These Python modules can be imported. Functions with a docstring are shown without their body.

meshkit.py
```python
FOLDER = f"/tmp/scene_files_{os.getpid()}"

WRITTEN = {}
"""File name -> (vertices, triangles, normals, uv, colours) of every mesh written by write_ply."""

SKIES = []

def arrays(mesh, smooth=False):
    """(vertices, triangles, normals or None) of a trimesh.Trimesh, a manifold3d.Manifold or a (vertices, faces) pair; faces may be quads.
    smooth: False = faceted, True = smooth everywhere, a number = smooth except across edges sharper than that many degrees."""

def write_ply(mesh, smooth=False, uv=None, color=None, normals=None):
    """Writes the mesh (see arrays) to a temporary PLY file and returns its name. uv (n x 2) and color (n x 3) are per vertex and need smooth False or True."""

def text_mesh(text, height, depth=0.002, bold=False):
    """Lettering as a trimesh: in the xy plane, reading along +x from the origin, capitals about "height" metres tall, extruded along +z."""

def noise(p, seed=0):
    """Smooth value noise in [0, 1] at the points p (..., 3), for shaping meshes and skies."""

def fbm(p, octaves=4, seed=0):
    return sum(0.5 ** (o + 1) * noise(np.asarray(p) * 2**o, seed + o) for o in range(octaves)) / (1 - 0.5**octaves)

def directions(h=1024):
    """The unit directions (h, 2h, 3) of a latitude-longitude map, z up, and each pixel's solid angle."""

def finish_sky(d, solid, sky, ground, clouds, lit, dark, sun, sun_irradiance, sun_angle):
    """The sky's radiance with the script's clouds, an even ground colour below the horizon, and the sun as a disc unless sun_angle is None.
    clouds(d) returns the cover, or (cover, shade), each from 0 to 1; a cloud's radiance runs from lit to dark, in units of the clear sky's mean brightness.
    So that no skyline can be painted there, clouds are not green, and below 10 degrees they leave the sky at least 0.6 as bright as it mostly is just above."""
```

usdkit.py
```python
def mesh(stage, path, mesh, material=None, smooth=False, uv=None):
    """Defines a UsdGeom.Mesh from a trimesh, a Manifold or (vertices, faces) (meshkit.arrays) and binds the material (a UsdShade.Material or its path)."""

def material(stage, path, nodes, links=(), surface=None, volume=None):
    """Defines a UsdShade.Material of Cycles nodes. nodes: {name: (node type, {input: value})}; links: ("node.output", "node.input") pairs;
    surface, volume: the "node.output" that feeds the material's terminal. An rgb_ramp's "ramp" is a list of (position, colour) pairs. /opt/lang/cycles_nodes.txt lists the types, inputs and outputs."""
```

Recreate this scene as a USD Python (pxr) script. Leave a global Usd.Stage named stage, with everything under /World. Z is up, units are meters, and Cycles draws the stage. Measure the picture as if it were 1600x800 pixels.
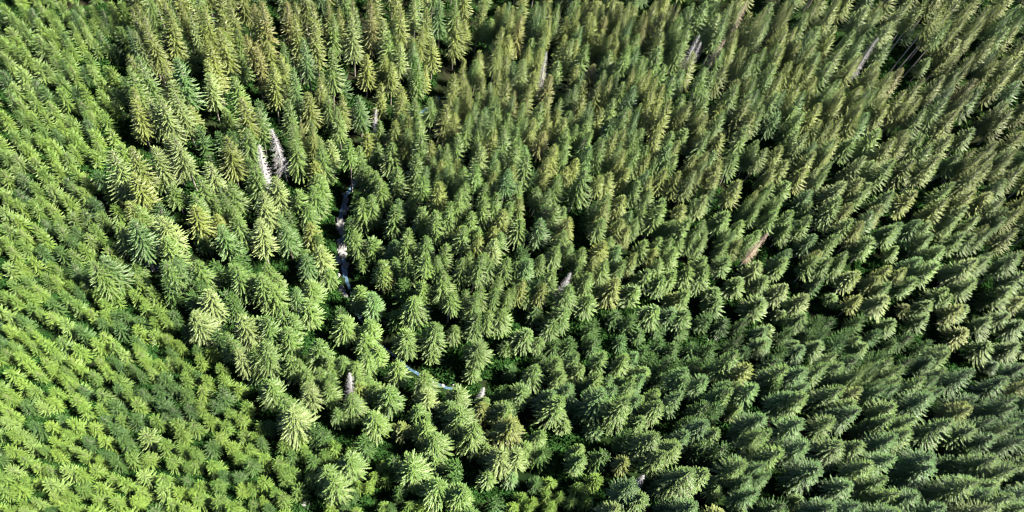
import math
import random

import numpy as np
import trimesh
import usdkit
from meshkit import fbm, noise
from pxr import Gf, Sdf, Usd, UsdGeom, UsdLux, UsdShade, Vt

stage = Usd.Stage.CreateInMemory()
UsdGeom.SetStageUpAxis(stage, UsdGeom.Tokens.z)
UsdGeom.SetStageMetersPerUnit(stage, 1.0)
world = UsdGeom.Xform.Define(stage, "/World")
stage.SetDefaultPrim(world.GetPrim())
rng = np.random.default_rng(7)
random.seed(7)

# ------------------------------------------------------------------ camera, sky, sun, exposure
FPX, WPX, HPX = 1100.0, 1600.0, 800.0          # focal length in pixels of the photograph
NADIR = (600.0, 1095.0)                        # where the plumb lines of the trunks meet in the photograph
HEIGHT = 175.0                                 # drone above the stream
EXPOSURE = 2.9
SUN_INTENSITY, SKY_STRENGTH, SUN_ELEVATION = 1.25, 0.05, 53.0
SUN_IMAGE = (1.0, -0.12)                      # where the sun stands, seen in the picture (right, up)

U = np.array([800 - NADIR[0], NADIR[1] - 400, FPX]); U /= np.linalg.norm(U)      # the world's up in camera space
Fw = np.array([0, 0, -1.0])
N = Fw - (Fw @ U) * U; N /= np.linalg.norm(N)
E = np.cross(N, U)
R = np.array([E, N, U])                        # camera vector -> world vector
EYE = np.array([0, 0, HEIGHT])
cam = UsdGeom.Camera.Define(stage, "/World/camera")
m4 = np.eye(4); m4[:3, :3] = R.T; m4[3, :3] = EYE
cam.AddTransformOp().Set(Gf.Matrix4d(*m4.ravel().tolist()))
cam.CreateHorizontalApertureAttr(36.0); cam.CreateVerticalApertureAttr(18.0)
cam.CreateFocalLengthAttr(36.0 * FPX / WPX)
cam.CreateClippingRangeAttr(Gf.Vec2f(0.5, 5000))
cam.CreateExposureAttr(EXPOSURE)


def to_pixel(p):
    c = (np.asarray(p, float) - EYE) @ R
    return np.stack([800 + FPX * c[..., 0] / -c[..., 2], 400 - FPX * c[..., 1] / -c[..., 2]], -1)


def ray(px, py):
    d = np.stack([np.asarray(px, float) - 800, 400 - np.asarray(py, float), np.full(np.shape(px), -FPX)], -1) @ R.T
    return d / np.linalg.norm(d, axis=-1, keepdims=True)


s = R @ np.array([SUN_IMAGE[0], SUN_IMAGE[1], 0.0]); s[2] = 0; s /= np.linalg.norm(s)
el = math.radians(SUN_ELEVATION)
SUN = np.array([s[0] * math.cos(el), s[1] * math.cos(el), math.sin(el)])
sky_look = usdkit.material(stage, "/World/Looks/sky", {
    "sky": ("sky_texture", {"sky_type": "single_scattering", "sun_disc": False, "altitude": 900.0, "air_density": 0.75, "aerosol_density": 0.5, "sun_elevation": el, "sun_rotation": math.atan2(SUN[0], SUN[1])}),
    "bg": ("background_shader", {"strength": SKY_STRENGTH})}, [("sky.color", "bg.color")], surface="bg.background")
dome = UsdLux.DomeLight.Define(stage, "/World/sky")
UsdShade.MaterialBindingAPI.Apply(dome.GetPrim()).Bind(sky_look)
dome.GetPrim().SetCustomDataByKey("kind", "structure")
sun = UsdLux.DistantLight.Define(stage, "/World/sun")
sun.CreateNormalizeAttr(True); sun.CreateIntensityAttr(SUN_INTENSITY); sun.CreateAngleAttr(2.5)
sun.CreateColorAttr(Gf.Vec3f(1.0, 0.95, 0.85))
zx = SUN; xx = np.cross([0, 0, 1.0], zx); xx /= np.linalg.norm(xx); yy = np.cross(zx, xx)
m4 = np.eye(4); m4[0, :3], m4[1, :3], m4[2, :3] = xx, yy, zx
sun.AddTransformOp().Set(Gf.Matrix4d(*m4.ravel().tolist()))

# ------------------------------------------------------------------ survey of the treetops
# One line per 200 x 200 block of the photograph: its corner, then each treetop as x,y in quarter pixels from the corner, with marks:
# y young, g young tree in the undergrowth, s small, L large (LL, LLL larger), p pale, b brownish, d dead, h high crown on a bare trunk
SURVEY = """
0 0 465,5 60,75 20,30 125,25 190,50 295,65 230,115 640,55L 700,75 565,120 525,175p 775,125 345,125 440,140 505,115 225,215L 310,180 420,245 405,310L 5,235 0,320p 710,285 655,265 585,250 545,325 795,290 560,400p 385,370 285,400 215,375p 120,415p 10,440 75,520p 505,540L 370,550 765,480 715,545 630,565 455,545 700,640 185,580 310,630 40,570 105,690 5,690 440,720 365,755 240,750 540,745 190,700 270,545 110,620 205,495 160,520 330,355 25,345 80,285 130,290 200,385 690,420 660,410 510,415 440,400 640,690 560,690 580,640 260,690 680,100 745,160 620,110 560,30 690,10 750,10 370,10 240,20 320,60 455,70 390,200 480,215 610,200
200 0 70,60 120,75s 185,5 255,5 200,60 130,145 40,190p 0,150 380,65p 470,20 560,80 640,5L 580,150 600,195 675,170s 765,215bh 785,5b 355,250g 500,275L 505,345 480,440p 310,385L 265,490p 295,540p 215,390s 80,365 10,310 0,415 190,590p 120,600p 695,485 725,610L 0,540 10,620 90,170s 320,50 310,10 420,30 510,215s 650,140s 0,45 20,20
400 0 360,0L 250,105 240,195p 310,245 360,140 470,90L 500,45 600,80p 620,55s 600,0 720,0Lb 775,120p 165,265s 85,255s 155,330 75,395 135,410 230,415 455,310 420,435sp 400,490 540,445g 685,340 325,575 195,635 455,595 530,595 650,600 770,530 765,420g 10,265b 15,635g 5,690 420,655g 510,670 345,760 280,755 215,765 5,60 30,0Lb 180,0b 270,0 450,0 765,750s 733,680d
600 0 175,0p 120,35 65,115s 115,140s 255,45 235,170 365,0L 450,0 460,100L 520,115 610,0L 25,200 180,225s 315,235 190,270 105,275p 165,320s 200,345s 215,405L 255,405s 15,330 45,390 120,530 215,605 105,605 740,10 780,0 720,35 790,75 740,170 670,120 700,260h 785,215 630,310s 595,320 500,370s 570,370 525,425 435,460L 535,525 620,480 720,430 785,330L 765,495 665,530 550,570 590,590s 710,595 680,610 745,630 795,600 625,670 650,700 405,605 460,600 335,595s 310,620h 515,610 560,635s 385,660L 440,710 520,715 595,715 690,710 785,710 205,635 150,640s 120,710 60,745 170,725 230,735
800 0 15,25 65,25 180,40L 65,105b 150,10 220,5 280,20 240,100 220,135s 275,55s 230,50s 350,100 410,5 400,40 460,5 490,75 430,135s 420,165 530,110L 580,110b 545,5 575,30 690,15 650,0 720,60 760,5 790,35 775,95 740,125 675,150 790,210 5,215 125,235 200,210 110,295s 180,310 225,325d 85,360Lp 10,380 330,210s 325,245 365,240Lp 430,235s 470,275 570,185L 630,210 720,220s 660,265 620,320 750,285h 795,285 305,390L 415,410 510,395b 630,405 580,440 160,440 240,465b 445,475s 475,515 415,535 630,475 565,505L 670,445 790,420 710,515 770,550 110,530 20,580b 95,595 235,590 75,650 180,635 225,640s 360,560 285,610 385,630s 455,595 480,645 645,620 700,655 515,675 550,690 780,690 75,730 130,720 220,715 365,695 340,735 490,735 290,690s 410,770 635,745 0,730 735,670
1000 0 30,65 45,100b 5,215 75,125s 150,65 205,25 215,70 105,10 250,30 305,40 120,135 215,135 145,195 410,0L 505,0 340,20 270,100 310,165 500,90Lp 600,10p 645,25p 680,25d 550,90 790,50 795,140Lp 700,80 750,85 370,215d 395,270d 505,240d 625,195 510,300 260,270 120,290L 40,375 10,335 350,325L 165,410 70,435 35,460 270,440 225,460 420,425h 455,435 635,300L 670,295 720,325 790,300 540,395 620,500 690,485 600,530L 110,485 150,525 180,625L 110,615 60,650 270,580 275,650 320,635 420,605 510,645 665,625L 740,560 790,590L 700,580 530,690 390,690 420,700 720,700 90,540 10,650 600,240s 785,655 730,480
1200 0 125,5 30,5 150,45 35,70 120,40 325,0 430,0 250,80 310,110s 335,150L 415,70s 430,165 520,185L 415,220 615,20Lp 720,10 700,60 780,130Lp 605,210L 105,155 180,170 125,175 275,190 290,260 205,255 100,285 70,280 450,305p 325,325 530,310 580,340L 710,240d 780,255 690,380 690,440 390,490 455,495L 570,535L 475,545 385,510 240,575 305,480 200,510 110,560 45,570 50,400 165,390 215,400 480,600 345,655 605,620L 750,650 740,600 690,550 640,560 160,580 75,700 175,665 215,700 475,735 340,760 400,755 605,690L 640,700  795,450 530,400 270,400 390,390 100,465 290,540
1400 0 85,5Lp 30,60 210,10Lh 305,20Lh 180,30Lh 280,100Lh 410,5 490,25 350,115Lh 330,70 455,95 575,65 545,120 385,180 480,195 410,245L 630,235L 700,175 640,310 480,335 395,340 720,355 645,340 640,380L 765,165 725,440L 795,350 460,410 400,430 300,470 360,540 185,490 545,550L 510,480b 60,580 25,420b 160,605 325,620L 465,570 795,520L 700,640 695,650 740,690 395,690 80,640 180,690 650,20 700,10 740,50 790,30 720,95 600,40 795,100
0 200 690,185mLp 720,590m 745,100L 5,135 85,155p 145,100 75,245p 0,260 255,250 285,130L 320,80 230,30 430,10 440,105 510,90 590,75 680,5 575,140 450,235L 400,150 410,310 440,350 310,350p 125,280 195,455 100,450 240,430 10,500p 90,545 200,595 350,545 355,605L 430,535 275,565 515,510 560,435L 510,380 570,610 540,660p 430,680 445,625 120,630 25,605 125,695 240,740 350,740 510,720 15,700 670,740 50,740 100,385 10,400 340,10 590,10 250,660 710,480
200 200 165,100Lp 235,65L 300,25Lp 10,115L 20,265L 605,65L 510,215Lp 440,305L 640,320L 410,400 400,495L 540,420 195,555Lp 185,480g 215,675L 10,600L 60,470 545,545s 600,410 670,560 585,610 660,720g 720,0L 735,210g 790,215L 640,20g 560,20g 500,160g 720,120g 10,460 640,480 560,370s 440,0g
400 200 135,10dL 0,105dL 215,0L 255,90L 420,95L 465,85p 580,55Lh 640,120 690,35 735,30s 745,80 670,205 690,250L 740,255 785,325L 365,205 400,270L 375,360L 125,315Lp 235,390L 40,385Lp 5,220 5,350s 310,460 210,535g 130,530s 335,595 375,670g 190,615L 255,665g 10,600Lp 50,620s 410,745Lp 310,770s 625,415g 675,435L 730,410L 630,635L 735,690L 575,565g 340,0L 400,60s
600 200 70,5 160,5 245,40L 295,75s 335,105 395,90 470,30 590,70s 630,60s 675,20 620,110Lp 690,140 740,120 765,0L 50,100L 45,75s 90,230L 130,105s 215,160 320,175 370,205s 270,230 320,270 240,295h 460,195s 430,220 410,245 500,235 600,225h 720,210 670,265s 405,310s 360,340L 450,370L 510,335 645,345 690,330s 700,400 175,380 95,435 70,500L 255,505L 300,465s 350,515L 420,480L 635,440L 560,535 795,465 765,510 790,250h 165,620 75,690 150,690 85,745 270,680L 510,620L 590,625s 585,680 690,670Lp 735,660s 690,610s 365,745 545,770 640,770s 470,600s 15,350 0,330
800 200 205,20b 50,75s 30,110 100,115s 100,165L 130,285g 20,220 280,100 340,65s 340,140 455,45g 490,110L 555,65 600,80L 675,80L 715,135 735,205 715,255 400,185 225,190 320,225 300,300 205,275 65,345 180,360 245,375 450,265LL 560,285h 620,280L 515,460gh 600,465L 620,425 695,425 790,335L 60,440 50,510s 285,475L 205,495g 325,485s 370,535 60,575L 195,565L 345,645L 380,715 570,560L 740,515 675,575 730,615 790,565L 625,685s 585,705L 290,720 75,750g 455,745 670,740s 645,765s 765,770 180,785s 30,5 640,10 710,5 330,0 480,5 790,10 795,130
1000 200 20,5 135,5 205,20 305,5 175,100 245,80 410,10L 515,35 430,25 690,10L 60,165 50,110s 100,190s 230,170 180,200s 425,150 470,145s 415,200 350,170 520,185L 620,160 740,110L 795,125LLp 740,75 165,255 40,255 250,275 350,265Lp 390,270 475,290 625,330L 90,305 65,380s 460,375 420,420p 350,440s 275,480 145,440 30,490 130,500L 215,580 290,565L 405,580 550,520L 150,590s 700,440 765,440 735,390s 795,390 640,575 740,490 565,630 350,650 415,640 265,675 200,690 130,685 545,715 710,670 635,690 595,650 45,710 795,650d 225,755 400,680 745,640s 10,570 100,755
1200 200 260,30Lp 90,115 200,20 130,195 300,90 290,145 400,65 445,60L 390,140 530,75 710,5LL 790,60L 595,180p 675,210 790,195L 400,210 315,255p 370,275 235,245 35,260 30,345 130,335 465,310Lp 580,315 650,350 640,330 265,395 465,425LL 600,400 530,470 795,380 275,460 160,510 55,515 660,535L 525,570L 620,595L 800,610L 265,550 175,580 300,665 140,595 670,690L 400,700 440,670 330,765 90,440 50,430 720,480 495,770 145,765
1400 200 75,10 80,50 180,40 240,110L 265,165L 120,195L 370,40L 490,0 410,155 500,130L 550,150L 460,190 635,85 725,125 620,160 775,140L 560,240L 605,220 270,215s 370,340 460,210 700,320L 795,230L 790,15L 130,390L 320,455L 490,395L 590,400L 685,435LLp 450,495 520,540 795,500L 760,635L 40,590 155,570 215,585L 380,560 440,670L 610,630L 580,605 500,660 230,660 300,740 700,500 795,770 690,560 600,780
0 400 30,50p 185,10 305,40 340,60 440,50L 580,30mL 640,5mL 110,35 265,110 340,125 150,130 220,185 150,210 300,270 430,155 400,220 465,190 575,200 640,270 470,290 700,230 510,170 65,260 10,220 165,300 215,330 30,345p 385,390Lp 640,345 700,350 620,390 760,345 725,410 480,450L 210,475 165,445 120,480 40,440 265,515L 370,520 180,535 590,520 680,540 630,480 470,560 20,580 100,605 60,540 270,640 160,660 420,640 390,690 500,690 300,700 55,710 230,720 600,640 680,620 760,590p 650,695 730,660 790,670 720,750 560,720 480,780 380,740
200 400 245,15 300,5L 430,40 530,25g 485,85gL 675,40L 640,60 690,10g 440,170g 390,230g 215,145g 480,215Lp 410,340Lp 715,360Lp 650,255g 590,240g 790,105L 620,500 670,515L 680,590Lp 550,470g 265,210y 150,195y 180,310yL 90,305y 90,265y 20,220y 280,340y 60,380y 230,395y 50,435yL 160,475y 235,490y 275,525y 310,530y 425,560yL 435,620yL 240,570y 40,550y 70,590y 245,635yp 365,670y 105,660y 185,650y 130,695yp 420,725y 480,755y 590,765y 15,680y 300,640y 30,500y 210,730y 60,720y 350,740y
400 400 320,0L 75,45s 130,125s 20,115L 100,180L 230,200s 340,155L 325,275L 160,315 220,380 205,475L 70,390L 5,400 375,530L 655,185 740,230L 790,35L 570,395LL 710,405 690,505 55,565LL 225,630L 285,650 310,710 465,635 545,630 700,605L 755,595L 455,735 390,715s 580,740d 640,735L 715,755s 610,680s 520,330g 85,790 15,555
600 400 75,5L 165,0 265,0h 350,10L 510,10L 590,0L 665,20 780,5L 10,70 130,155g 385,105L 255,165L 195,235LL 430,220Lh 515,220 610,180 590,250 725,155 705,215 790,205L 580,365L 655,350 735,340L 310,425L 155,480LL 610,540LL 80,680L 270,735L
800 400 10,30 95,15L 170,5 265,90L 200,175L 20,180L 60,170 165,140s 110,205s 375,105d 445,35L 495,100L 375,170L 350,335L 265,410 100,460L 180,515s 530,0L 600,30 655,150L 775,200L 700,30L 770,5 520,400g 580,605 415,620 320,635 320,710 435,695 145,700 710,615 795,600 565,730L 690,755s 620,765 490,240 760,760
1000 400 130,20L 45,90 150,125L 225,95 320,75 430,5L 435,80 570,5 235,235 300,215L 490,200 495,260L 635,140L 755,45Lp 770,275LL 105,325L 215,340L 305,345L 795,130 45,585gL 100,620g 245,650g 180,640g 470,555gL 645,500g 600,615L 795,530L 705,685L 290,710L 310,770s 430,765 20,755 560,780 620,785 50,710s 790,450
1200 400 125,15 310,10 400,10L 480,10 575,100LL 550,100p 770,60L 120,180Lp 250,245Lp 770,165L 700,130 755,245LLp 585,250 235,365L 340,395g 400,400g 155,460gL 515,460gL 385,470g 20,440 190,535 330,540L 575,505L 490,505g 620,550 430,605s 125,580g 225,565 735,610gL 715,680L 650,670 365,680 475,665 60,655g 115,690 230,700L 20,525 605,720L 690,715L 745,765 795,400 795,640
1400 400 160,10 250,45LL 500,15LLp 575,5L 760,0LL 65,75L 120,130 330,205 350,240L 510,150L 725,200LL 220,285 415,310LL 450,310 590,385L 710,360L 800,405L 800,95L 195,375 445,460L 590,550LL 775,550LL 335,565 350,615L 800,260 110,645gL 45,690L 235,640 320,710 500,710L 45,770 270,775L 195,770 715,765L
0 600 40,40 20,60 200,20 320,20 420,10 500,20 620,40 720,15 790,40 140,120 240,110p 310,90 450,80 500,130 610,130 690,110 20,150 165,360Lp 400,520Lp 300,600Lp 480,630L 620,630 705,465L 445,385Lp 570,520 380,205 450,220L 300,230 570,250 620,200 740,210 700,265 190,240 110,280p 20,210p 45,300 320,340 390,380 50,390 520,420 640,330 760,340 330,420 50,520p 210,500 130,590 230,590 80,640 130,720 200,720p 310,690 690,580 770,600 700,720 560,780 440,760 140,780p 300,780 20,780 380,770 650,420 520,340 600,460
200 600 70,30 350,30L 570,40L 40,110 190,100L 440,110L 260,140 370,130 690,190L 620,165 730,130 500,205 400,240 165,215 220,190 300,240 310,290L 95,310Lp 215,360L 510,370L 640,370L 560,320 715,310 780,300L 330,395 405,410L 110,450 260,465 350,500 520,490 755,475L 410,490 80,540Lp 200,560 590,550 680,560 555,610 440,610 360,600 195,640Lp 60,665 390,660 700,640 760,625 545,715L 650,745L 260,745 150,780 330,780 20,720 770,740 430,700
400 600 85,5L 180,80L 220,165LLp 335,15LLp 455,5L 595,65LL 655,5 760,0L 770,170L 360,290g 420,300g 15,245y 75,255y 20,340yL 35,450y 135,470yL 225,430y 300,410y 345,455yL 490,365yL 600,400y 695,345gL 495,480y 580,465L 430,525L 330,575yL 470,590L 540,545y 155,545yL 220,545y 35,590yL 110,660y 165,700yL 740,550yL 640,620yL 600,660y 540,740y 465,770y 25,720y 60,760y 795,510y 790,750y 690,620y
600 600 45,15L 290,55Lp 450,45L 410,125L 485,165LL 575,245L 620,20ds 635,135 640,80s 760,30g 770,130L 205,150 270,195s 260,240 325,335LL 180,515LL 790,210LL 770,420LLLp 50,455g 10,580y 465,490g 455,560g 365,615L 500,650L 95,670yL 40,750y 290,735y 230,760y 715,720g 140,750y 0,520y
800 600 85,20L 245,40L 300,95LL 365,15L 575,55LL 725,100LL 20,60s 25,125g 180,285s 100,385 195,390g 50,435Lp 440,400s 430,450s 575,430g 740,300g 160,610y 245,600y 70,690y 320,690y 430,620y 535,575yL 460,640y 490,720y 390,730y 780,620LL 230,690y 260,755y 140,730y 110,770y 20,770y 660,770p 600,760y 600,20s 670,20 740,5 790,85L
1000 600 120,45s 20,80s 250,70 140,110L 430,125g 500,120g 330,215g 425,235L 490,290 300,300 730,15L 540,10L 570,15 640,10 760,195LL 795,305LL 90,310LLL 235,370 160,430 40,580ds 545,390g 630,470s 650,500LL 420,535 310,545LL 730,660 350,750LL 30,690L 705,585 790,480 790,560
1200 600 255,15 240,80L 165,60L 460,5L 590,5 735,5L 560,85L 570,155L 470,150 430,215 220,215L 790,120L 800,205L 275,370L 480,380LL 595,360 35,300L 85,410L 800,320 320,520LL 670,495L 795,440L 760,590 410,745LL 90,740g 20,560 520,610 795,650L 790,770L 600,760
1400 600 30,5 250,20L 300,40 215,70LL 495,75 450,115 490,150L 755,85LL 640,140g 780,140 635,200L 775,215L 345,215L 490,265LL 615,325L 110,195L 100,290 720,260 800,320LL 255,430L 225,500L 640,450LL 765,515LL 490,570 505,625LL 650,630 155,670LL 725,705L 610,770LLp 310,775 25,780 600,680
"""
YOUNG_BLOCKS = {(0, 0), (0, 200), (0, 400), (0, 600), (200, 600)}      # unmarked treetops are young trees there
# dark openings in the canopy, in pixels of the photograph: no tree is filled in there
OPENINGS = [[(470, 300), (520, 255), (560, 285), (560, 470), (552, 500), (500, 500), (515, 420)], [(395, 265), (440, 275), (490, 310), (450, 300)],
            [(500, 480), (565, 480), (560, 520), (510, 545)], [(680, 520), (735, 520), (735, 600), (690, 620)], [(765, 562), (800, 562), (800, 600), (765, 605)],
            [(880, 495), (985, 500), (960, 555), (890, 555)], [(1385, 45), (1465, 50), (1440, 135), (1385, 160)], [(205, 392), (272, 395), (275, 445), (215, 440)],
            [(595, 680), (680, 660), (690, 690), (600, 730)], [(825, 680), (930, 670), (950, 740), (840, 740)], [(450, 770), (520, 760), (520, 800), (450, 800)],
            [(1080, 505), (1150, 500), (1150, 545), (1080, 545)], [(735, 700), (760, 690), (760, 770), (735, 770)]]

# ------------------------------------------------------------------ helpers
made = {}


def numbered(name):
    k = made.get(name, 0); made[name] = k + 1
    return name if k == 0 else f"{name}_{k:03d}"


def tag(prim, label=None, category=None, group=None, kind=None):
    for k, v in (("label", label), ("category", category), ("group", group), ("kind", kind)):
        if v:
            prim.SetCustomDataByKey(k, v)
    return prim


def put(path, v, f, look, smooth=False):
    return usdkit.mesh(stage, path, (np.asarray(v, float), np.asarray(f, int)), look, smooth=smooth).GetPrim()


def joined(parts):
    vs, fs, n = [], [], 0
    for v, f in parts:
        vs.append(v); fs.append(np.asarray(f) + n); n += len(v)
    return np.vstack(vs), np.vstack(fs)


# ------------------------------------------------------------------ materials
def foliage(name, a, b, c, light=0.10, rough=0.5):
    """Needles: every tree lies somewhere between the greens a and b, with sprays of the fresher green c."""
    return usdkit.material(stage, f"/World/Looks/{name}", {
        "info": ("object_info", {}), "tone": ("rgb_ramp", {"ramp": [(0.0, a), (1.0, b)]}),
        "geo": ("geometry", {}), "fine": ("noise_texture", {"scale": 1.7, "detail": 2.0}),
        "pick": ("map_range", {"from_min": 0.45, "from_max": 0.72, "to_min": 0.0, "to_max": 0.85, "clamp": True}),
        "fresh": ("mix_color", {"b": c}), "stand": ("noise_texture", {"scale": 0.035, "detail": 2.0}),
        "dull": ("map_range", {"from_min": 0.3, "from_max": 0.7, "to_min": 0.75, "to_max": 1.25, "clamp": True}),
        "val": ("hsv", {"saturation": 1.0}),
        "p": ("principled_bsdf", {"roughness": rough, "specular_ior_level": 0.28 if rough < 0.8 else 0.0}), "t": ("translucent_bsdf", {}), "m": ("mix_closure", {"fac": light})},
        [("info.random", "tone.fac"), ("geo.position", "fine.vector"), ("geo.position", "stand.vector"), ("fine.fac", "pick.value"), ("pick.result", "fresh.fac"), ("tone.color", "fresh.a"),
         ("stand.fac", "dull.value"), ("dull.result", "val.value"), ("fresh.result", "val.color"),
         ("val.color", "p.base_color"), ("val.color", "t.color"), ("p.BSDF", "m.closure1"), ("t.BSDF", "m.closure2")], surface="m.closure")


def rough_look(name, a, b, scale, bump=0.3, rough=0.9, stretch=(1, 1, 1), dist=0.05):
    return usdkit.material(stage, f"/World/Looks/{name}", {
        "co": ("texture_coordinate", {}), "geo": ("geometry", {}), "map": ("mapping", {"scale": stretch}), "n": ("noise_texture", {"scale": scale, "detail": 5.0, "roughness": 0.6}),
        "r": ("rgb_ramp", {"ramp": [(0.32, a), (0.68, b)]}), "bump": ("bump", {"strength": bump, "distance": dist}), "p": ("principled_bsdf", {"roughness": rough, "specular_ior_level": 0.25})},
        [("geo.position", "map.vector"), ("map.vector", "n.vector"), ("n.fac", "r.fac"), ("n.fac", "bump.height"), ("bump.normal", "p.normal"), ("r.color", "p.base_color")], surface="p.BSDF")


LOOKS = {
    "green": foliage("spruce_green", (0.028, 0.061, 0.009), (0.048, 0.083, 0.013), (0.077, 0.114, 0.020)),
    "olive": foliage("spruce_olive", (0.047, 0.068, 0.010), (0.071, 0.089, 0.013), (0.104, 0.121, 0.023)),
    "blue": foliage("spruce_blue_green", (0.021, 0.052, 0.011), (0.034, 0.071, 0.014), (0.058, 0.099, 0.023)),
    "pale": foliage("spruce_pale", (0.058, 0.087, 0.020), (0.077, 0.105, 0.027), (0.101, 0.133, 0.035)),
    "brown": foliage("spruce_brown", (0.058, 0.062, 0.013), (0.071, 0.074, 0.015), (0.093, 0.099, 0.023)),
    "young": foliage("young_spruce_green", (0.040, 0.079, 0.010), (0.064, 0.105, 0.013), (0.098, 0.139, 0.023)),
    "young_pale": foliage("young_spruce_pale", (0.063, 0.103, 0.021), (0.081, 0.121, 0.027), (0.104, 0.147, 0.036)),
    "deep": foliage("young_spruce_deep", (0.016, 0.042, 0.009), (0.026, 0.055, 0.009), (0.041, 0.073, 0.014)),
    "leaf": foliage("broad_leaves", (0.008, 0.026, 0.006), (0.014, 0.036, 0.008), (0.018, 0.040, 0.010), light=0.1, rough=0.9),
}
BARK = rough_look("bark", (0.07, 0.056, 0.044), (0.20, 0.17, 0.145), 5.0, stretch=(1, 1, 0.25))
SILVER = rough_look("weathered_wood", (0.16, 0.15, 0.145), (0.30, 0.29, 0.28), 3.0, stretch=(1, 1, 0.3))
TWIG = rough_look("dead_twigs", (0.13, 0.122, 0.12), (0.26, 0.25, 0.246), 2.0)
RUSTY = rough_look("dead_brown_twigs", (0.14, 0.095, 0.07), (0.22, 0.165, 0.125), 2.0)
ROCK = rough_look("pale_rock", (0.065, 0.064, 0.062), (0.155, 0.15, 0.143), 1.6, bump=0.5)
SOIL = usdkit.material(stage, "/World/Looks/forest_floor", {
    "geo": ("geometry", {}), "n": ("noise_texture", {"scale": 0.35, "detail": 6.0, "roughness": 0.65}), "n2": ("noise_texture", {"scale": 0.07, "detail": 3.0}), "f": ("noise_texture", {"scale": 9.0, "detail": 4.0}),
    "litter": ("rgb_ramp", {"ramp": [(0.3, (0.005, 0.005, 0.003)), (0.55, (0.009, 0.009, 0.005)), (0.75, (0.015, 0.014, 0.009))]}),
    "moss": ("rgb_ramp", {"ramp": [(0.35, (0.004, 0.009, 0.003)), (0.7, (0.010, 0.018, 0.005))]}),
    "k": ("map_range", {"from_min": 0.34, "from_max": 0.50, "clamp": True}), "mix": ("mix_color", {}), "bump": ("bump", {"strength": 0.6, "distance": 0.12}), "p": ("principled_bsdf", {"roughness": 1.0, "specular_ior_level": 0.0})},
    [("geo.position", "n.vector"), ("geo.position", "n2.vector"), ("geo.position", "f.vector"), ("n.fac", "litter.fac"), ("n.fac", "moss.fac"), ("n2.fac", "k.value"), ("k.result", "mix.fac"), ("litter.color", "mix.a"), ("moss.color", "mix.b"),
     ("f.fac", "bump.height"), ("bump.normal", "p.normal"), ("mix.result", "p.base_color")], surface="p.BSDF")
WATER = usdkit.material(stage, "/World/Looks/water", {
    "geo": ("geometry", {}), "n": ("noise_texture", {"scale": 1.6, "detail": 4.0}), "bump": ("bump", {"strength": 0.55, "distance": 0.15}),
    "foam": ("noise_texture", {"scale": 0.9, "detail": 6.0, "roughness": 0.7}), "k": ("map_range", {"from_min": 0.62, "from_max": 0.70, "clamp": True}),
    "col": ("mix_color", {"a": (0.03, 0.055, 0.075), "b": (0.40, 0.43, 0.46)}), "rg": ("mix_float", {"a": 0.06, "b": 0.7}), "p": ("principled_bsdf", {"ior": 1.33, "specular_ior_level": 0.9})},
    [("geo.position", "n.vector"), ("geo.position", "foam.vector"), ("n.fac", "bump.height"), ("bump.normal", "p.normal"), ("foam.fac", "k.value"), ("k.result", "col.fac"), ("k.result", "rg.fac"), ("col.result", "p.base_color"), ("rg.result", "p.roughness")], surface="p.BSDF")

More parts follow.
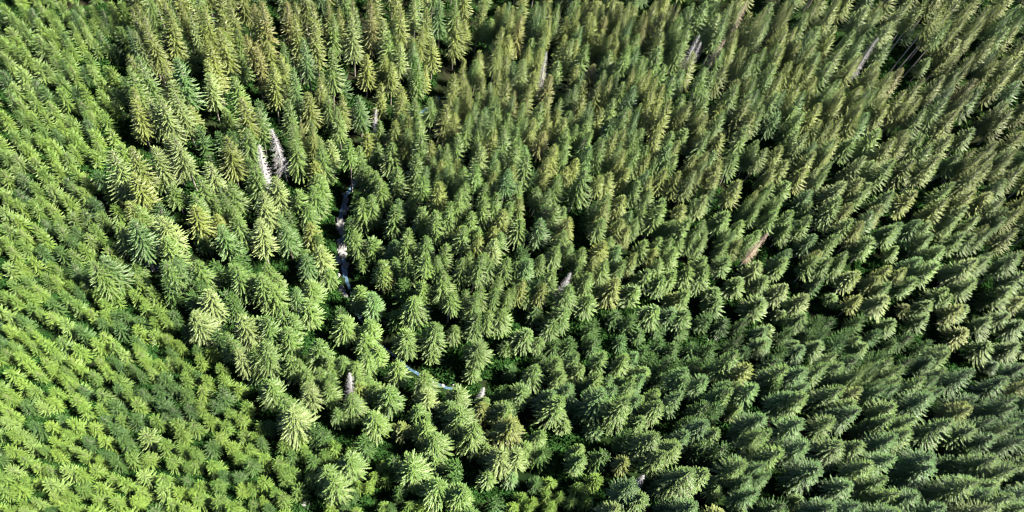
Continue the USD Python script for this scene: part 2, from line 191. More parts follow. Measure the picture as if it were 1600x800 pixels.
# ------------------------------------------------------------------ terrain: two becks in a fold between three slopes
d0 = ray(*np.array([(765, -40), (740, 40), (690, 150), (620, 205), (563, 270), (540, 305), (533, 345), (536, 395), (546, 450), (575, 520), (640, 575), (698, 608), (770, 606), (880, 572), (1000, 545), (1105, 527), (1250, 522), (1420, 548), (1600, 566), (1800, 580)], float).T)
BECK = (EYE + d0 * (-HEIGHT / d0[:, 2:3]))[:, :2]
rough_at = np.linspace(0, 1, 700)


def beck_distance(x, y):
    p = np.stack([x, y], -1); best = np.full(p.shape[:-1], 1e9)
    for a, b in zip(BECK[:-1], BECK[1:]):
        t = np.clip(((p - a) @ (b - a)) / ((b - a) @ (b - a)), 0, 1)
        best = np.minimum(best, np.linalg.norm(p - a - t[..., None] * (b - a), axis=-1))
    return best


def raw_terrain(x, y):
    d = beck_distance(x, y)
    px = to_pixel(np.stack([x, y, np.zeros_like(x)], -1))
    z = 0.42 * (np.sqrt(d * d + 49) - 7) * (1 + 0.25 * np.exp(-d / 35))
    z = 62 * np.tanh(z / 62)
    p = np.stack([x, y, np.zeros_like(x)], -1)
    far = np.clip((d - 4) / 14, 0, 1)
    z = z + far * (7.0 * (fbm(p * 0.018, 3, 3) - 0.5) + 1.6 * (noise(p * 0.12, 5) - 0.5)) + 0.35 * (noise(p * 0.5, 9) - 0.5)
    return z - 0.9 * np.clip(1 - (d - 1.6) / 1.6, 0, 1)


GX = np.linspace(-420, 420, 281); GY = np.linspace(-260, 580, 281)
gx, gy = np.meshgrid(GX, GY, indexing="ij")
GZ = raw_terrain(gx, gy)


def terrain(x, y):
    fx = np.clip((np.asarray(x, float) + 420) / 3.0, 0, 279.999); fy = np.clip((np.asarray(y, float) + 260) / 3.0, 0, 279.999)
    i, j = fx.astype(int), fy.astype(int); u, v = fx - i, fy - j
    return GZ[i, j] * (1 - u) * (1 - v) + GZ[i + 1, j] * u * (1 - v) + GZ[i, j + 1] * (1 - u) * v + GZ[i + 1, j + 1] * u * v


def stand_on(px, py, h):
    """Where a thing of height h stands whose top is seen at the pixel."""
    d = ray(px, py); h = np.broadcast_to(h, np.shape(px)).astype(float)
    lo = np.full(np.shape(px), 60.0); done = np.zeros(np.shape(px), bool)
    for t in np.arange(60, 700, 1.5):
        p = EYE + d * t
        hit = ~done & (p[..., 2] < terrain(p[..., 0], p[..., 1]) + h)
        lo = np.where(hit, t - 1.5, lo); done |= hit
    hi = lo + 1.5
    for _ in range(12):
        mid = (lo + hi) / 2; p = EYE + d * mid[..., None]
        under = p[..., 2] < terrain(p[..., 0], p[..., 1]) + h
        hi = np.where(under, mid, hi); lo = np.where(under, lo, mid)
    p = EYE + d * hi[..., None]
    return p[..., 0], p[..., 1], done


idx = np.arange(281 * 281).reshape(281, 281)
quads = np.stack([idx[:-1, :-1], idx[1:, :-1], idx[1:, 1:], idx[:-1, 1:]], -1).reshape(-1, 4)
tag(put("/World/forest_floor", np.stack([gx, gy, GZ], -1).reshape(-1, 3), quads, SOIL, smooth=True), "dark brown and mossy forest floor under the spruces", "ground", kind="structure")

# the beck: a ribbon of water in its bed
fine = np.vstack([np.linspace(a, b, 14, endpoint=False) for a, b in zip(BECK[2:-1], BECK[3:])])
fine = fine + np.stack([1.3 * (noise(np.c_[fine * 0.16, fine[:, :1] * 0], 21) - 0.5), 1.3 * (noise(np.c_[fine * 0.16, fine[:, :1] * 0], 22) - 0.5)], -1)
fine = fine[to_pixel(np.c_[fine, fine[:, :1] * 0])[:, 0] < 722]
tan = np.gradient(fine, axis=0); tan /= np.linalg.norm(tan, axis=1, keepdims=True); nor = np.stack([-tan[:, 1], tan[:, 0]], -1)
wid = 0.38 + 0.45 * noise(np.c_[fine * 0.2, fine[:, :1] * 0], 23)
at_ = to_pixel(np.c_[fine, fine[:, :1] * 0])
wid = np.where(at_[:, 0] > 715, wid * 0.4, np.where((at_[:, 1] > 490) & (at_[:, 0] < 680), wid * 0.6, wid))
rows = np.stack([np.c_[fine + nor * (wid * k)[:, None], np.full(len(fine), -0.52) + 0.05 * noise(np.c_[fine, np.full(len(fine), k)], 4)] for k in (-1, -0.5, 0, 0.5, 1)], 1)
ii = np.arange(len(fine) * 5).reshape(-1, 5)
tag(put("/World/stream", rows.reshape(-1, 3), np.stack([ii[:-1, :-1], ii[1:, :-1], ii[1:, 1:], ii[:-1, 1:]], -1).reshape(-1, 4), WATER, smooth=True), "narrow blue forest stream with white riffles winding between the spruces", "stream", kind="structure")


# ------------------------------------------------------------------ trees
def limb(L, rise, sag, tip, g, full=1.0, coarse=0.23, bare=False):
    """One limb of a spruce, outward along x from the trunk: a roof of needles along its spine with sprays to both sides and hanging twigs."""
    n = max(4, int(L / coarse)); u = np.linspace(0.10, 1, n)
    sp = np.stack([L * u, 0.06 * L * np.sin(3 * u + g.uniform(0, 6)) * u, L * (rise * u + sag * u**2 + tip * u**4)], -1)
    w = (0.13 + 0.075 * L * np.sin(np.pi * np.clip(u, 0, 1) ** 0.85) ** 0.8) * full
    w = np.minimum(w, 0.31 * full) * (1.0 if not bare else 1.2)
    vs, fs, k = [], [], 0
    if not bare:                                                     # the roof over the spine
        hw = (0.07 + 0.10 * w)[:, None]
        left = sp + np.array([0, 1, -0.55]) * hw; right = sp + np.array([0, -1, -0.55]) * hw
        v = np.stack([left, sp + [0, 0, 0.02], right], 1).reshape(-1, 3); q = np.arange(n * 3).reshape(n, 3)
        f = np.vstack([np.stack([q[:-1, c], q[1:, c], q[1:, c + 1]], -1) for c in (0, 1)] + [np.stack([q[:-1, c], q[1:, c + 1], q[:-1, c + 1]], -1) for c in (0, 1)])
        vs.append(v); fs.append(f); k += len(v)
    base = np.repeat(sp, 3, 0); nn = len(base); side = np.tile([1.0, -1.0, 0.0], n); ww = np.repeat(w, 3)
    hang = side == 0
    dirs = np.stack([np.where(hang, 0.25, 0.62), np.where(hang, 0, side * 0.80), np.where(hang, -1.0, -0.22)], -1) + g.normal(0, 0.16, (nn, 3))
    dirs[-3:] += [0.5, 0, 0.15]
    dirs /= np.linalg.norm(dirs, axis=1, keepdims=True)
    ln = ww * np.where(hang, 0.75, 1.25) * g.uniform(0.75, 1.25, nn)
    half = np.clip(ln * 0.17, 0.035, 0.085) * (0.42 if bare else 1.0)
    across = np.cross(dirs, g.normal(0, 0.45, (nn, 3)) + [0, 0, 1.0]); across /= np.linalg.norm(across, axis=1, keepdims=True)
    mid = base + dirs * (ln * 0.5)[:, None]
    v = np.stack([base, mid + across * half[:, None], base + dirs * ln[:, None], mid - across * half[:, None]], 1).reshape(-1, 3)
    q = np.arange(nn * 4).reshape(nn, 4) + k
    vs.append(v); fs.append(np.vstack([q[:, [0, 1, 2]], q[:, [0, 2, 3]]]))
    return np.vstack(vs), np.vstack(fs), sp


def stick(points, radii, sides=5):
    """A tapering stem through the points."""
    points = np.asarray(points, float); n = len(points)
    t = np.gradient(points, axis=0); t /= np.linalg.norm(t, axis=1, keepdims=True)
    a = np.cross(t, [0.31, 0.95, 0.05] if abs(t[0, 2]) > 0.8 else [0, 0, 1.0]); a /= np.linalg.norm(a, axis=1, keepdims=True); b = np.cross(t, a)
    ang = np.arange(sides) / sides * 2 * np.pi
    v = (points[:, None] + np.asarray(radii)[:, None, None] * (a[:, None] * np.cos(ang)[None, :, None] + b[:, None] * np.sin(ang)[None, :, None])).reshape(-1, 3)
    q = np.arange(n * sides).reshape(n, sides); r = np.roll(q, -1, 1)
    f = np.vstack([np.stack([q[:-1], r[:-1], r[1:]], -1).reshape(-1, 3), np.stack([q[:-1], r[1:], q[1:]], -1).reshape(-1, 3)])
    return v, f


def spruce(seed, h, rad, low, whorl, per, full=1.0, coarse=0.23, bare=False, wood=True, power=0.72, up=0.0):
    """(trunk, leader, limbs) of a spruce of height h and crown radius rad whose crown starts at the share low of its height."""
    g = np.random.default_rng(seed)
    zs = np.linspace(-0.6, h, 9); bend = g.normal(0, 0.10, 2)
    path = np.stack([bend[0] * np.sin(zs / h * 3), bend[1] * np.sin(zs / h * 3), zs], -1)
    rt = (0.0105 * h + 0.03) * (1 - zs / h).clip(0, 1) ** 0.85 + 0.018
    trunk = [stick(path, rt, 7)]
    limbs, z, turn = [], h - 0.55, g.uniform(0, 6)
    lop, phase = g.choice([0.03, 0.08, 0.15, 0.28]), g.uniform(0, 6)
    bottom = low * h
    while z > bottom:
        t = (h - z) / (h - bottom)
        r = rad * min(1.0, (1.12 * t) ** power + 0.05)
        if t > 0.82:
            r *= 1 - 1.2 * (t - 0.82)
        count = max(4, int(round(per * (0.75 + 0.35 * min(1, t * 1.5)))))
        for i in range(count):
            th = turn + (i + g.uniform(-0.22, 0.22)) / count * 2 * np.pi
            L = r * g.uniform(0.84, 1.12) * (1 + lop * np.sin(th + phase) + 0.07 * np.sin(3 * th + 2 * phase + 0.3 * z))
            if g.random() < 0.05:
                L *= 0.55
            if bare and g.random() < 0.12:
                continue
            rise = up + 0.75 - 1.15 * min(1, t * 1.15) ** 0.7 + g.normal(0, 0.07)
            sag, tip = -0.24 * min(1, t * 1.6), 0.20
            v, f, sp = limb(L, rise, sag, tip, g, full, coarse, bare)
            c, s_ = np.cos(th), np.sin(th); rot = np.array([[c, -s_, 0], [s_, c, 0], [0, 0, 1]])
            zz = z + g.uniform(-0.4, 0.4) * whorl
            at = np.array([np.interp(zz, zs, path[:, 0]), np.interp(zz, zs, path[:, 1]), zz])
            limbs.append((v @ rot.T + at, f))
            if wood:
                m = sp[[0, len(sp) // 2, -2]] + [0, 0, -0.015]; m[0, :2] = (-0.03, 0)
                (limbs if bare else trunk).append(stick(m @ rot.T + at, [0.012 * L + 0.018, 0.009 * L + 0.01, 0.008], 3))
        turn += 2.4 * 0.37 + g.uniform(0, 0.5)
        z -= whorl * g.uniform(0.8, 1.2) * (0.62 + 0.38 * min(1, t * 2))
    lead = []
    for k in range(7):                                               # the leading shoot
        zz = h - 0.62 * k / 6 - 0.02; v, f, _ = limb(0.14 + 0.05 * k, 1.1 - 0.06 * k, 0, 0, g, 0.8, coarse, bare)
        th = k * 2.4; c, s_ = np.cos(th), np.sin(th)
        lead.append((v @ np.array([[c, -s_, 0], [s_, c, 0], [0, 0, 1]]).T + path[-1] * [1, 1, 0] + [0, 0, zz], f))
    return joined(trunk), joined(lead), limbs


stage.CreateClassPrim("/World/tree_kinds")
KINDS = {}


def kind(key, name, look, wood_look, spec, branches=False):
    path = f"/World/tree_kinds/{name}"
    k = KINDS.setdefault(key, []); path = f"{path}_{len(KINDS_ALL):03d}" ; KINDS_ALL.append(path)
    UsdGeom.Xform.Define(stage, path)
    trunk, lead, limbs = spruce(**spec)
    put(f"{path}/trunk", *trunk, wood_look)
    if branches:
        put(f"{path}/crown", *joined([lead] + [b for i, b in enumerate(limbs) if i < 14]), look)
        for i, b in enumerate(limbs[14:]):
            put(f"{path}/crown/branch" + (f"_{i:03d}" if i else ""), *b, look)
    else:
        put(f"{path}/crown", *joined([lead] + limbs), look)
    k.append((path, spec["h"], spec["rad"]))


KINDS_ALL = []
TINTS = ("green", "olive", "blue", "pale", "brown")
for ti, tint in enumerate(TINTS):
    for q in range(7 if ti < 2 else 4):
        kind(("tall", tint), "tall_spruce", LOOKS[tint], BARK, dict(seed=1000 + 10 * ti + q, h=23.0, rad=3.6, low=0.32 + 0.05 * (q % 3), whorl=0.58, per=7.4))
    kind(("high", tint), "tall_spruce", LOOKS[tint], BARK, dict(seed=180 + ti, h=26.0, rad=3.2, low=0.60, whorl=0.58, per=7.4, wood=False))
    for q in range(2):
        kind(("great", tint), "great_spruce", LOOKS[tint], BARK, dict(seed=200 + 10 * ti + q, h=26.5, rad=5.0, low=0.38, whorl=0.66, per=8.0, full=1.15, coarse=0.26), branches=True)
for ti, tint in enumerate(("young", "young_pale", "deep", "green")):
    for q in range(6):
        kind(("young", tint), "young_spruce", LOOKS[tint], BARK, dict(seed=300 + 10 * ti + q, h=8.0, rad=2.2, low=0.14, whorl=0.40, per=7.4, full=0.82, coarse=0.2, wood=q < 2, power=0.52, up=0.2))
for q in range(3):
    kind(("dead", "grey"), "dead_spruce", TWIG, SILVER, dict(seed=400 + q, h=19.0, rad=2.1, low=0.22, whorl=0.5, per=7, full=0.95, bare=True))
    kind(("dead", "rust"), "dead_spruce", RUSTY, SILVER, dict(seed=410 + q, h=18.0, rad=2.0, low=0.25, whorl=0.5, per=7, full=1.15, bare=True))

# ---- the survey read and solved
SIZES = {"m": (23.0, 3.3), "s": (19.0, 2.7), "L": (25.0, 3.75), "LL": (26.5, 4.4), "LLL": (28.0, 5.8), "g": (12.0, 2.7), "y": (7.2, 2.0), "yL": (8.5, 2.8), "ys": (6.5, 1.7)}
tips = []
for line in SURVEY.strip().splitlines():
    bx, by, *items = line.split()
    for it in items:
        body = it.rstrip("ysgLpbdhm"); marks = it[len(body):]
        x, y = map(float, body.split(","))
        m = {c for c in marks}; big = marks.count("L")
        young = "y" in m or ((int(bx), int(by)) in YOUNG_BLOCKS and not m & {"m", "g"})
        size = ("y" if young else "") + ("L" * (1 if young else big) if big else "s" if "s" in m else "") or "m"
        if "g" in m and not young:
            size = "g"
        tips.append([int(bx) + x / 4, int(by) + y / 4, size, m])
close = []
for t in tips:                                                       # the same tip read in two blocks
    if all((t[0] - c[0]) ** 2 + (t[1] - c[1]) ** 2 > 36 for c in close):
        close.append(t)
tips = close


def inside(poly, x, y):
    c = False
    for (x0, y0), (x1, y1) in zip(poly, poly[1:] + poly[:1]):
        if (y0 > y) != (y1 > y) and x < (x1 - x0) * (y - y0) / (y1 - y0) + x0:
            c = not c
    return c


YOUNG_EDGE = [(-400, -400), (170, -400), (190, -20), (215, 110), (170, 220), (165, 330), (185, 415), (260, 445), (330, 545), (400, 640), (500, 700), (560, 760), (620, 1100), (-400, 1100)]
fill, cur = [], np.array([t[:2] for t in tips])
cand = rng.uniform([-130, -130], [1730, 930], (60000, 2))
for x, y in cand:
    young = inside(YOUNG_EDGE, x, y)
    inframe = 0 < x < 1600 and 0 < y < 800
    if any(inside(o, x, y) for o in OPENINGS) and not (840 < x < 1200 and 530 < y < 605):
        continue
    gap = (20.0 if young else 31.0 if x > 1000 else 33.0) if inframe else (23 if young else 27)
    hollow = 840 < x < 1460 and 495 < y < 605
    if hollow:
        gap = 23.0
    if ((cur - (x, y)) ** 2).sum(1).min() < gap * gap:
        continue
    cur = np.vstack([cur, (x, y)])
    size = "y" if young else "g" if hollow else ("s" if rng.random() < 0.75 else "g") if inframe else ("m" if rng.random() < 0.7 else "L")
    fill.append([x, y, size, {"f"}])
tips = tips + fill
px = np.array([t[0] for t in tips]); py = np.array([t[1] for t in tips])
hs = np.array([SIZES[t[2]][0] for t in tips]) * rng.uniform(0.88, 1.12, len(tips)); rs = np.array([SIZES[t[2]][1] for t in tips]) * rng.uniform(0.9, 1.12, len(tips))
for i, t in enumerate(tips):
    if "f" in t[3] and t[2] in "sg":
        hs[i] *= rng.uniform(0.55, 0.85)
    if t[2][0] not in "yg":                                          # the stands grow taller towards the head of the valley
        hs[i] *= np.interp(t[1] - 0.1 * max(t[0] - 1000, 0), [0, 180, 330, 480, 600, 680], [1.04, 0.90, 0.76, 0.72, 0.69, 0.65])
        hs[i] *= np.interp(t[0], [730, 820, 1150], [1.0, 0.86, 0.78]) if t[1] < 540 and "h" not in t[3] else 1.0
    if "h" in t[3]:
        hs[i] *= 1.04; rs[i] = min(rs[i], 2.9)
    if "d" in t[3]:
        hs[i], rs[i] = (23, 2.5) if "L" in t[3] else (20, 1.8) if t[2] != "s" else (12, 1.3)
X, Y, ok = stand_on(px, py, hs)
Z = terrain(X, Y) - 0.15
low_ = np.array([t[2][0] not in "yg" and not t[3] & {"h", "d"} for t in tips]) & (beck_distance(X, Y) < 13)
hs = np.where(low_, hs * 0.86, hs)                                  # the trees along the beck stand lower
X2, Y2, _ = stand_on(px, py, hs); X = np.where(low_, X2, X); Y = np.where(low_, Y2, Y); Z = terrain(X, Y) - 0.15
P = np.stack([X, Y, Z + hs], -1)
depth = -((P - EYE) @ R)[:, 2]
from scipy.spatial import cKDTree
near = cKDTree(P).query(P, k=4)[0]
rs = np.minimum(rs, np.maximum(np.where([t[2][0] == "y" for t in tips], 0.56, 0.69) * near[:, 1:].mean(1), 0.8))

# ------------------------------------------------------------------ the trees set out, one thing each
def place(name, source, x, y, z, turn, sx, sz, label=None, category=None, group=None, tilt=(0, 0)):
    prim = UsdGeom.Xform.Define(stage, f"/World/{numbered(name)}")
    prim.AddTranslateOp().Set(Gf.Vec3d(float(x), float(y), float(z)))
    prim.AddRotateXYZOp().Set(Gf.Vec3f(float(tilt[0]), float(tilt[1]), float(turn)))
    prim.AddScaleOp().Set(Gf.Vec3f(float(sx), float(sx), float(sz)))
    p = prim.GetPrim(); p.GetReferences().AddInternalReference(source); p.SetInstanceable(True)
    return tag(p, label, category, group)


def stuff(name, label, category, rows, sources):
    """rows: (source index, x, y, z, turn, sx, sz)."""
    pi = UsdGeom.PointInstancer.Define(stage, f"/World/{name}")
    for i, sname in enumerate(sources):
        p = stage.DefinePrim(f"/World/{name}/kinds/kind_{i:03d}"); p.GetReferences().AddInternalReference(sname)
        pi.CreatePrototypesRel().AddTarget(p.GetPath())
    rows = np.array(rows, float)
    pi.CreateProtoIndicesAttr(Vt.IntArray.FromNumpy(rows[:, 0].astype(np.int32)))
    pi.CreatePositionsAttr(Vt.Vec3fArray.FromNumpy(rows[:, 1:4].astype(np.float32)))
    pi.CreateOrientationsAttr(Vt.QuathArray([Gf.Quath(math.cos(a / 2), 0, 0, math.sin(a / 2)) for a in np.radians(rows[:, 4])]))
    pi.CreateScalesAttr(Vt.Vec3fArray.FromNumpy(rows[:, [5, 5, 6]].astype(np.float32)))
    tag(pi.GetPrim(), label, category, kind="stuff")


ZONES = [                                                             # name of the stand, polygon in the photograph
    ("in the upper left stand", [(-999, -999), (205, -999), (215, 110), (170, 220), (150, 260), (-999, 260)], "y"),
    ("in the left slope stand", [(-999, 260), (165, 260), (185, 415), (260, 445), (200, 560), (-999, 560)], "y"),
    ("in the lower left stand", [(-999, 560), (200, 560), (260, 445), (330, 545), (420, 650), (520, 720), (520, 999), (-999, 999)], "y"),
    ("along the bottom edge", [(-999, 445), (1200, 445), (1200, 999), (-999, 999)], "y"),
    ("left of the white dead spruces", [(-999, 130), (405, 130), (400, 290), (300, 300), (150, 440), (-999, 440)], ""),
    ("at the top edge, left", [(-999, -999), (405, -999), (405, 130), (-999, 130)], ""),
    ("top centre, left of the dark ravine", [(405, -999), (740, -999), (700, 150), (600, 215), (405, 215)], ""),
    ("between white dead spruces and stream", [(300, 215), (560, 215), (540, 330), (535, 420), (330, 420), (280, 300)], ""),
    ("in shade left of the stream", [(200, 420), (545, 420), (590, 500), (600, 560), (330, 560), (200, 440)], ""),
    ("just right of the stream", [(540, 215), (720, 215), (720, 500), (545, 500)], ""),
    ("on the upper central slope", [(600, -999), (1000, -999), (1000, 230), (600, 230)], ""),
    ("on the middle of the central slope", [(720, 230), (1000, 230), (1000, 400), (720, 400)], ""),
    ("at the foot of the central slope", [(545, 400), (1000, 400), (1000, 545), (860, 570), (545, 570)], ""),
    ("left of the upper right trunk gap", [(1000, -999), (1390, -999), (1390, 200), (1000, 200)], ""),
    ("beyond the upper right trunk gap", [(1390, -999), (9999, -999), (9999, 200), (1390, 200)], ""),
    ("on the slope above the dark hollow", [(1000, 200), (1300, 200), (1300, 540), (1000, 540)], ""),
    ("near the right edge, mid height", [(1300, 200), (9999, 200), (9999, 540), (1300, 540)], ""),
    ("in the shaded right valley", [(850, 540), (1450, 540), (1450, 600), (850, 610)], ""),
    ("below the stream bend, bottom centre", [(200, 540), (860, 540), (860, 999), (200, 999)], ""),
    ("right of the bottom centre", [(840, 540), (1180, 540), (1180, 999), (840, 999)], ""),
    ("on the lower right slope", [(1000, 540), (9999, 540), (9999, 999), (1000, 999)], ""),
]
LOOKING = {"y": "bushy young spruce", "yL": "large young spruce", "g": "undergrowth spruce", "s": "slim short spruce", "m": "tall spruce", "L": "tall full spruce", "LL": "broad spreading spruce", "LLL": "very broad old spruce"}
TINTED = {"pale": "pale", "brown": "brownish", "olive": "olive", "blue": "dark", "green": "green", "young_pale": "pale", "young": "bright", "deep": "deep green"}


def zone_of(x, y, young):
    for name, poly, only in ZONES:
        if (only == "y") == bool(young) and inside(poly, x, y):
            return name
    return "margin of the forest"


SPECIAL = {  # survey pixel -> label
    (434, 202): "bleached pinkish dead spruce with bare twigs, right of a whiter one", (400, 226): "chalk white dead spruce leaning beside the left ravine, whitest of all",
    (856, 81): "small whitish grey dead spruce among green ones on the upper central slope", (1092, 54): "thin bare white snag without twigs on the upper right slope", (1099, 67): "white feathery dead spruce just right of the thin bare snag",
    (1126, 60): "grey-brown dead spruce right of the white dead pair on the upper right slope", (1170, 6): "rusty brown dead spruce at the top edge right of centre", (1199, 362): "greyish brown dead spruce halfway down the right slope",
    (583, 170): "short thin bare white pole in the gap at the upper centre", (894, 427): "slender white bare snag tip at the foot of the central slope", (545, 585): "small silver grey dead spruce among green ones left of the stream bend",
    (755, 605): "lilac grey dead spruce right of the blue pool", (1010, 745): "pale pinkish grey dead spruce below the very broad old one",
    (794, 705): "very broad old spruce with pale fan of limbs at the bottom centre", (1022, 677): "very broad bright old spruce leaning right, largest at the lower right of centre", (645, 729): "star shaped spruce seen from above at the bottom centre, widest of its neighbours",
    (172, 246): "straw pale spruce standing out at the edge of the young stand on the left", (912, 266): "large broad spruce with grey trunk line in the middle of the central slope",
}
keep = {}
for i, t in enumerate(tips):
    young = t[2][0] == "y"; m = t[3]; x, y = t[0], t[1]
    inframe = -12 < x < 1612 and -8 < y < 825
    # tint
    if "d" in m:
        key, tint = "dead", "rust" if y > 770 or (x, y) in ((1170, 6.25),) or abs(x - 1199) < 2 and abs(y - 362) < 3 or abs(x - 1126) < 2 else "grey"
        tint = "rust" if (abs(x - 1170) < 2 and y < 10) else tint
    elif young:
        key, tint = "young", "young_pale" if "p" in m else ("young", "young", "young", "green", "deep")[rng.integers(5)]
    elif t[2] == "g":
        key, tint = "young", "deep"
    else:
        warm_light = np.clip(1.0 - (y - 0.14 * max(x - 700, 0)) / 430, 0, 1); cool_shade = np.clip((y - 500) / 120, 0, 1) * np.clip((x - 780) / 250, 0, 1)  # regional light put into needle tints: warmer at the top, shaded cool lower right
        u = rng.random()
        tint = "pale" if "p" in m else "brown" if "b" in m else "olive" if u < 0.06 + 0.58 * warm_light else "blue" if u > 1 - (0.08 + 0.5 * cool_shade) else "green"
        key = "high" if "h" in m else "great" if t[2] in ("LL", "LLL") and y > 380 and depth[i] < 185 else "tall"
        if t[2] == "LLL" and tint == "blue":
            tint = "green"
        if key == "great" and tint == "brown":
            tint = "olive"
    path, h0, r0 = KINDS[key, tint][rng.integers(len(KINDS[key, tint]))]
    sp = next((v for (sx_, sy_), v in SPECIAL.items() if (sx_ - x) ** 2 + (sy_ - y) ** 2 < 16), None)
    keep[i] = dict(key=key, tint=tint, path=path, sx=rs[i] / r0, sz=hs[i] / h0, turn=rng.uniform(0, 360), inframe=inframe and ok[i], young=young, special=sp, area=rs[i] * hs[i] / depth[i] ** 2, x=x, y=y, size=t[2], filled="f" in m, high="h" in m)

things, rest = {}, {}
for i, k in keep.items():
    k["name"] = "dead_spruce" if k["key"] == "dead" else "great_spruce" if k["key"] == "great" else "young_spruce" if k["young"] else "undergrowth_spruce" if k["size"] == "g" else "hillside_spruce" if k["x"] > 1000 else "tall_spruce"
    if k["name"] == "tall_spruce" and k["x"] > 640 and k["y"] < 400:
        k["name"] = "slope_spruce"
    (things if k["inframe"] else rest).setdefault(k["name"], []).append(i)
for name in list(things):
    found = sorted(things[name], key=lambda i: (keep[i]["special"] is None, keep[i]["filled"], -keep[i]["area"]))
    things[name] = found[:300]
    rest.setdefault(name, []).extend(found[300:])

groups = {}
for name, found in things.items():
    for i in found:
        k = keep[i]
        if k["special"]:
            k["label"], k["group"] = k["special"], None
            continue
        what = LOOKING.get(k["size"], "bushy young spruce")
        if k["high"]:
            what = "bare trunked spruce"
        elif k["key"] == "dead":
            what = "dead spruce"
        what = (TINTED.get(k["tint"], "grey") + " " + what)
        groups.setdefault((what, zone_of(k["x"], k["y"], k["young"])), []).append(i)


def name_all(what, zone, found, part=""):
    """Gives each tree of one look in one stand its label: what lies at an edge of the cluster is told by that, large clusters are told apart by their part."""
    xs = {i: keep[i]["x"] for i in found}; ys = {i: keep[i]["y"] for i in found}
    if len(found) > 9 and len(part.split()) < 2:
        wide = max(xs.values()) - min(xs.values()) > 1.2 * (max(ys.values()) - min(ys.values()))
        if part:
            wide = part in ("upper", "lower")
        key = xs if wide else ys
        cut = sorted(key.values())[len(found) // 2]
        a, b = ("left", "right") if wide else ("upper", "lower")
        for w, sub in ((a, [i for i in found if key[i] < cut]), (b, [i for i in found if key[i] >= cut])):
            name_all(what, zone, sub, " ".join(sorted([x for x in (part, w) if x], key=lambda x: x in ("left", "right"))))
        return
    said = {}
    tail = f" of its {part} part" if part else ""
    if len(found) == 1:
        said[found[0]] = f"{what} {zone}" + (f", {part} part" if part else ", alone of its look")
    else:
        for w, i in (("leftmost", min(found, key=xs.get)), ("rightmost", max(found, key=xs.get)), ("uppermost", min(found, key=ys.get)), ("lowest", max(found, key=ys.get)), ("largest", max(found, key=lambda i: keep[i]["area"]))):
            said.setdefault(i, f"{what} {zone}, {w}{tail}")
    for i in found:
        k = keep[i]
        k["label"] = said.get(i, f"{what} {zone}" + (f", inside its {part} part" if part else ""))
        k["group"] = None if i in said else f"{what}s {zone}" + (f", {part} part" if part else "")


for (what, zone), found in groups.items():
    name_all(what, zone, found)
for name in ("great_spruce", "tall_spruce", "slope_spruce", "hillside_spruce", "young_spruce", "undergrowth_spruce", "dead_spruce"):
    for i in things.get(name, []):
        k = keep[i]
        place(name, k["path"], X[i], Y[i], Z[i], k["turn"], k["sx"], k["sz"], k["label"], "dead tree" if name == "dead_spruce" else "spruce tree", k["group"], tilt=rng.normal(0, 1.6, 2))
far = {"young_spruces_beyond": ("young spruces filling the gaps and edges of the dense left stand", ["young_spruce"]),
       "hillside_spruces_beyond": ("spruces filling the right slopes between and beyond the nearer ones", ["hillside_spruce"]),
       "spruces_beyond": ("spruces of the wider forest around the valley", ["tall_spruce", "slope_spruce", "great_spruce", "dead_spruce", "undergrowth_spruce"])}
for name, (label, which) in far.items():
    ids = [i for w in which for i in rest.get(w, [])]
    if ids:
        src = sorted({keep[i]["path"] for i in ids})
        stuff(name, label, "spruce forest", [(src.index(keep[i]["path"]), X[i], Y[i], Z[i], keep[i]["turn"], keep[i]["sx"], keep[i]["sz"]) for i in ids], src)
print({n: len(v) for n, v in things.items()}, {n: len(v) for n, v in rest.items()}, len(fill))

# ------------------------------------------------------------------ rocks, logs, undergrowth
def boulder(px_, py_, r, seed, flat=0.7):
    g = np.random.default_rng(seed)
    m = trimesh.creation.icosphere(2, 1.0); v = np.array(m.vertices)
    v = v * (0.72 + 0.5 * fbm(v * 1.3 + seed * 3.1, 3, seed))[:, None]
    for _ in range(5):
        n = g.normal(0, 1, 3); n /= np.linalg.norm(n); d = v @ n; v = v - np.where(d > 0.62, d - 0.62, 0)[:, None] * n
    v = v * r * [g.uniform(0.8, 1.3), g.uniform(0.8, 1.2), flat]
    x, y, _ = stand_on(np.array(px_), np.array(py_), 0.2)
    return v + [float(x), float(y), float(terrain(x, y)) + r * 0.2], np.array(m.faces)


BOULDERS = [(537, 303, .8), (541, 313, .9), (543, 326, 1.0), (538, 333, 1.0), (530, 345, 1.5), (536, 348, 1.2), (532, 356, 1.7), (527, 352, 1.0), (535, 363, 1.3), (530, 378, 1.2), (535, 386, 1.6), (532, 392, 1.3), (536, 399, 1.2), (522, 397, .8), (526, 406, 1.2), (530, 410, 1.0), (540, 415, 1.2), (527, 430, .8), (532, 452, 1.2), (536, 456, 1.0), (531, 450, .8), (540, 461, .9), (1099, 528, 1.2), (1104, 533, 1.0), (1118, 529, 1.3), (1132, 506, .6), (1196, 506, .7),
            (224, 418, .5), (241, 417, .5), (247, 417, .6), (250, 412, .4), (252, 422, .4), (230, 414, .7), (692, 602, .7), (708, 599, .55), (475, 788, 1.3), (482, 795, .8), (704, 616, .5)]
ORDER = "first second third fourth fifth sixth seventh eighth ninth tenth eleventh twelfth thirteenth fourteenth fifteenth".split()
places = {}
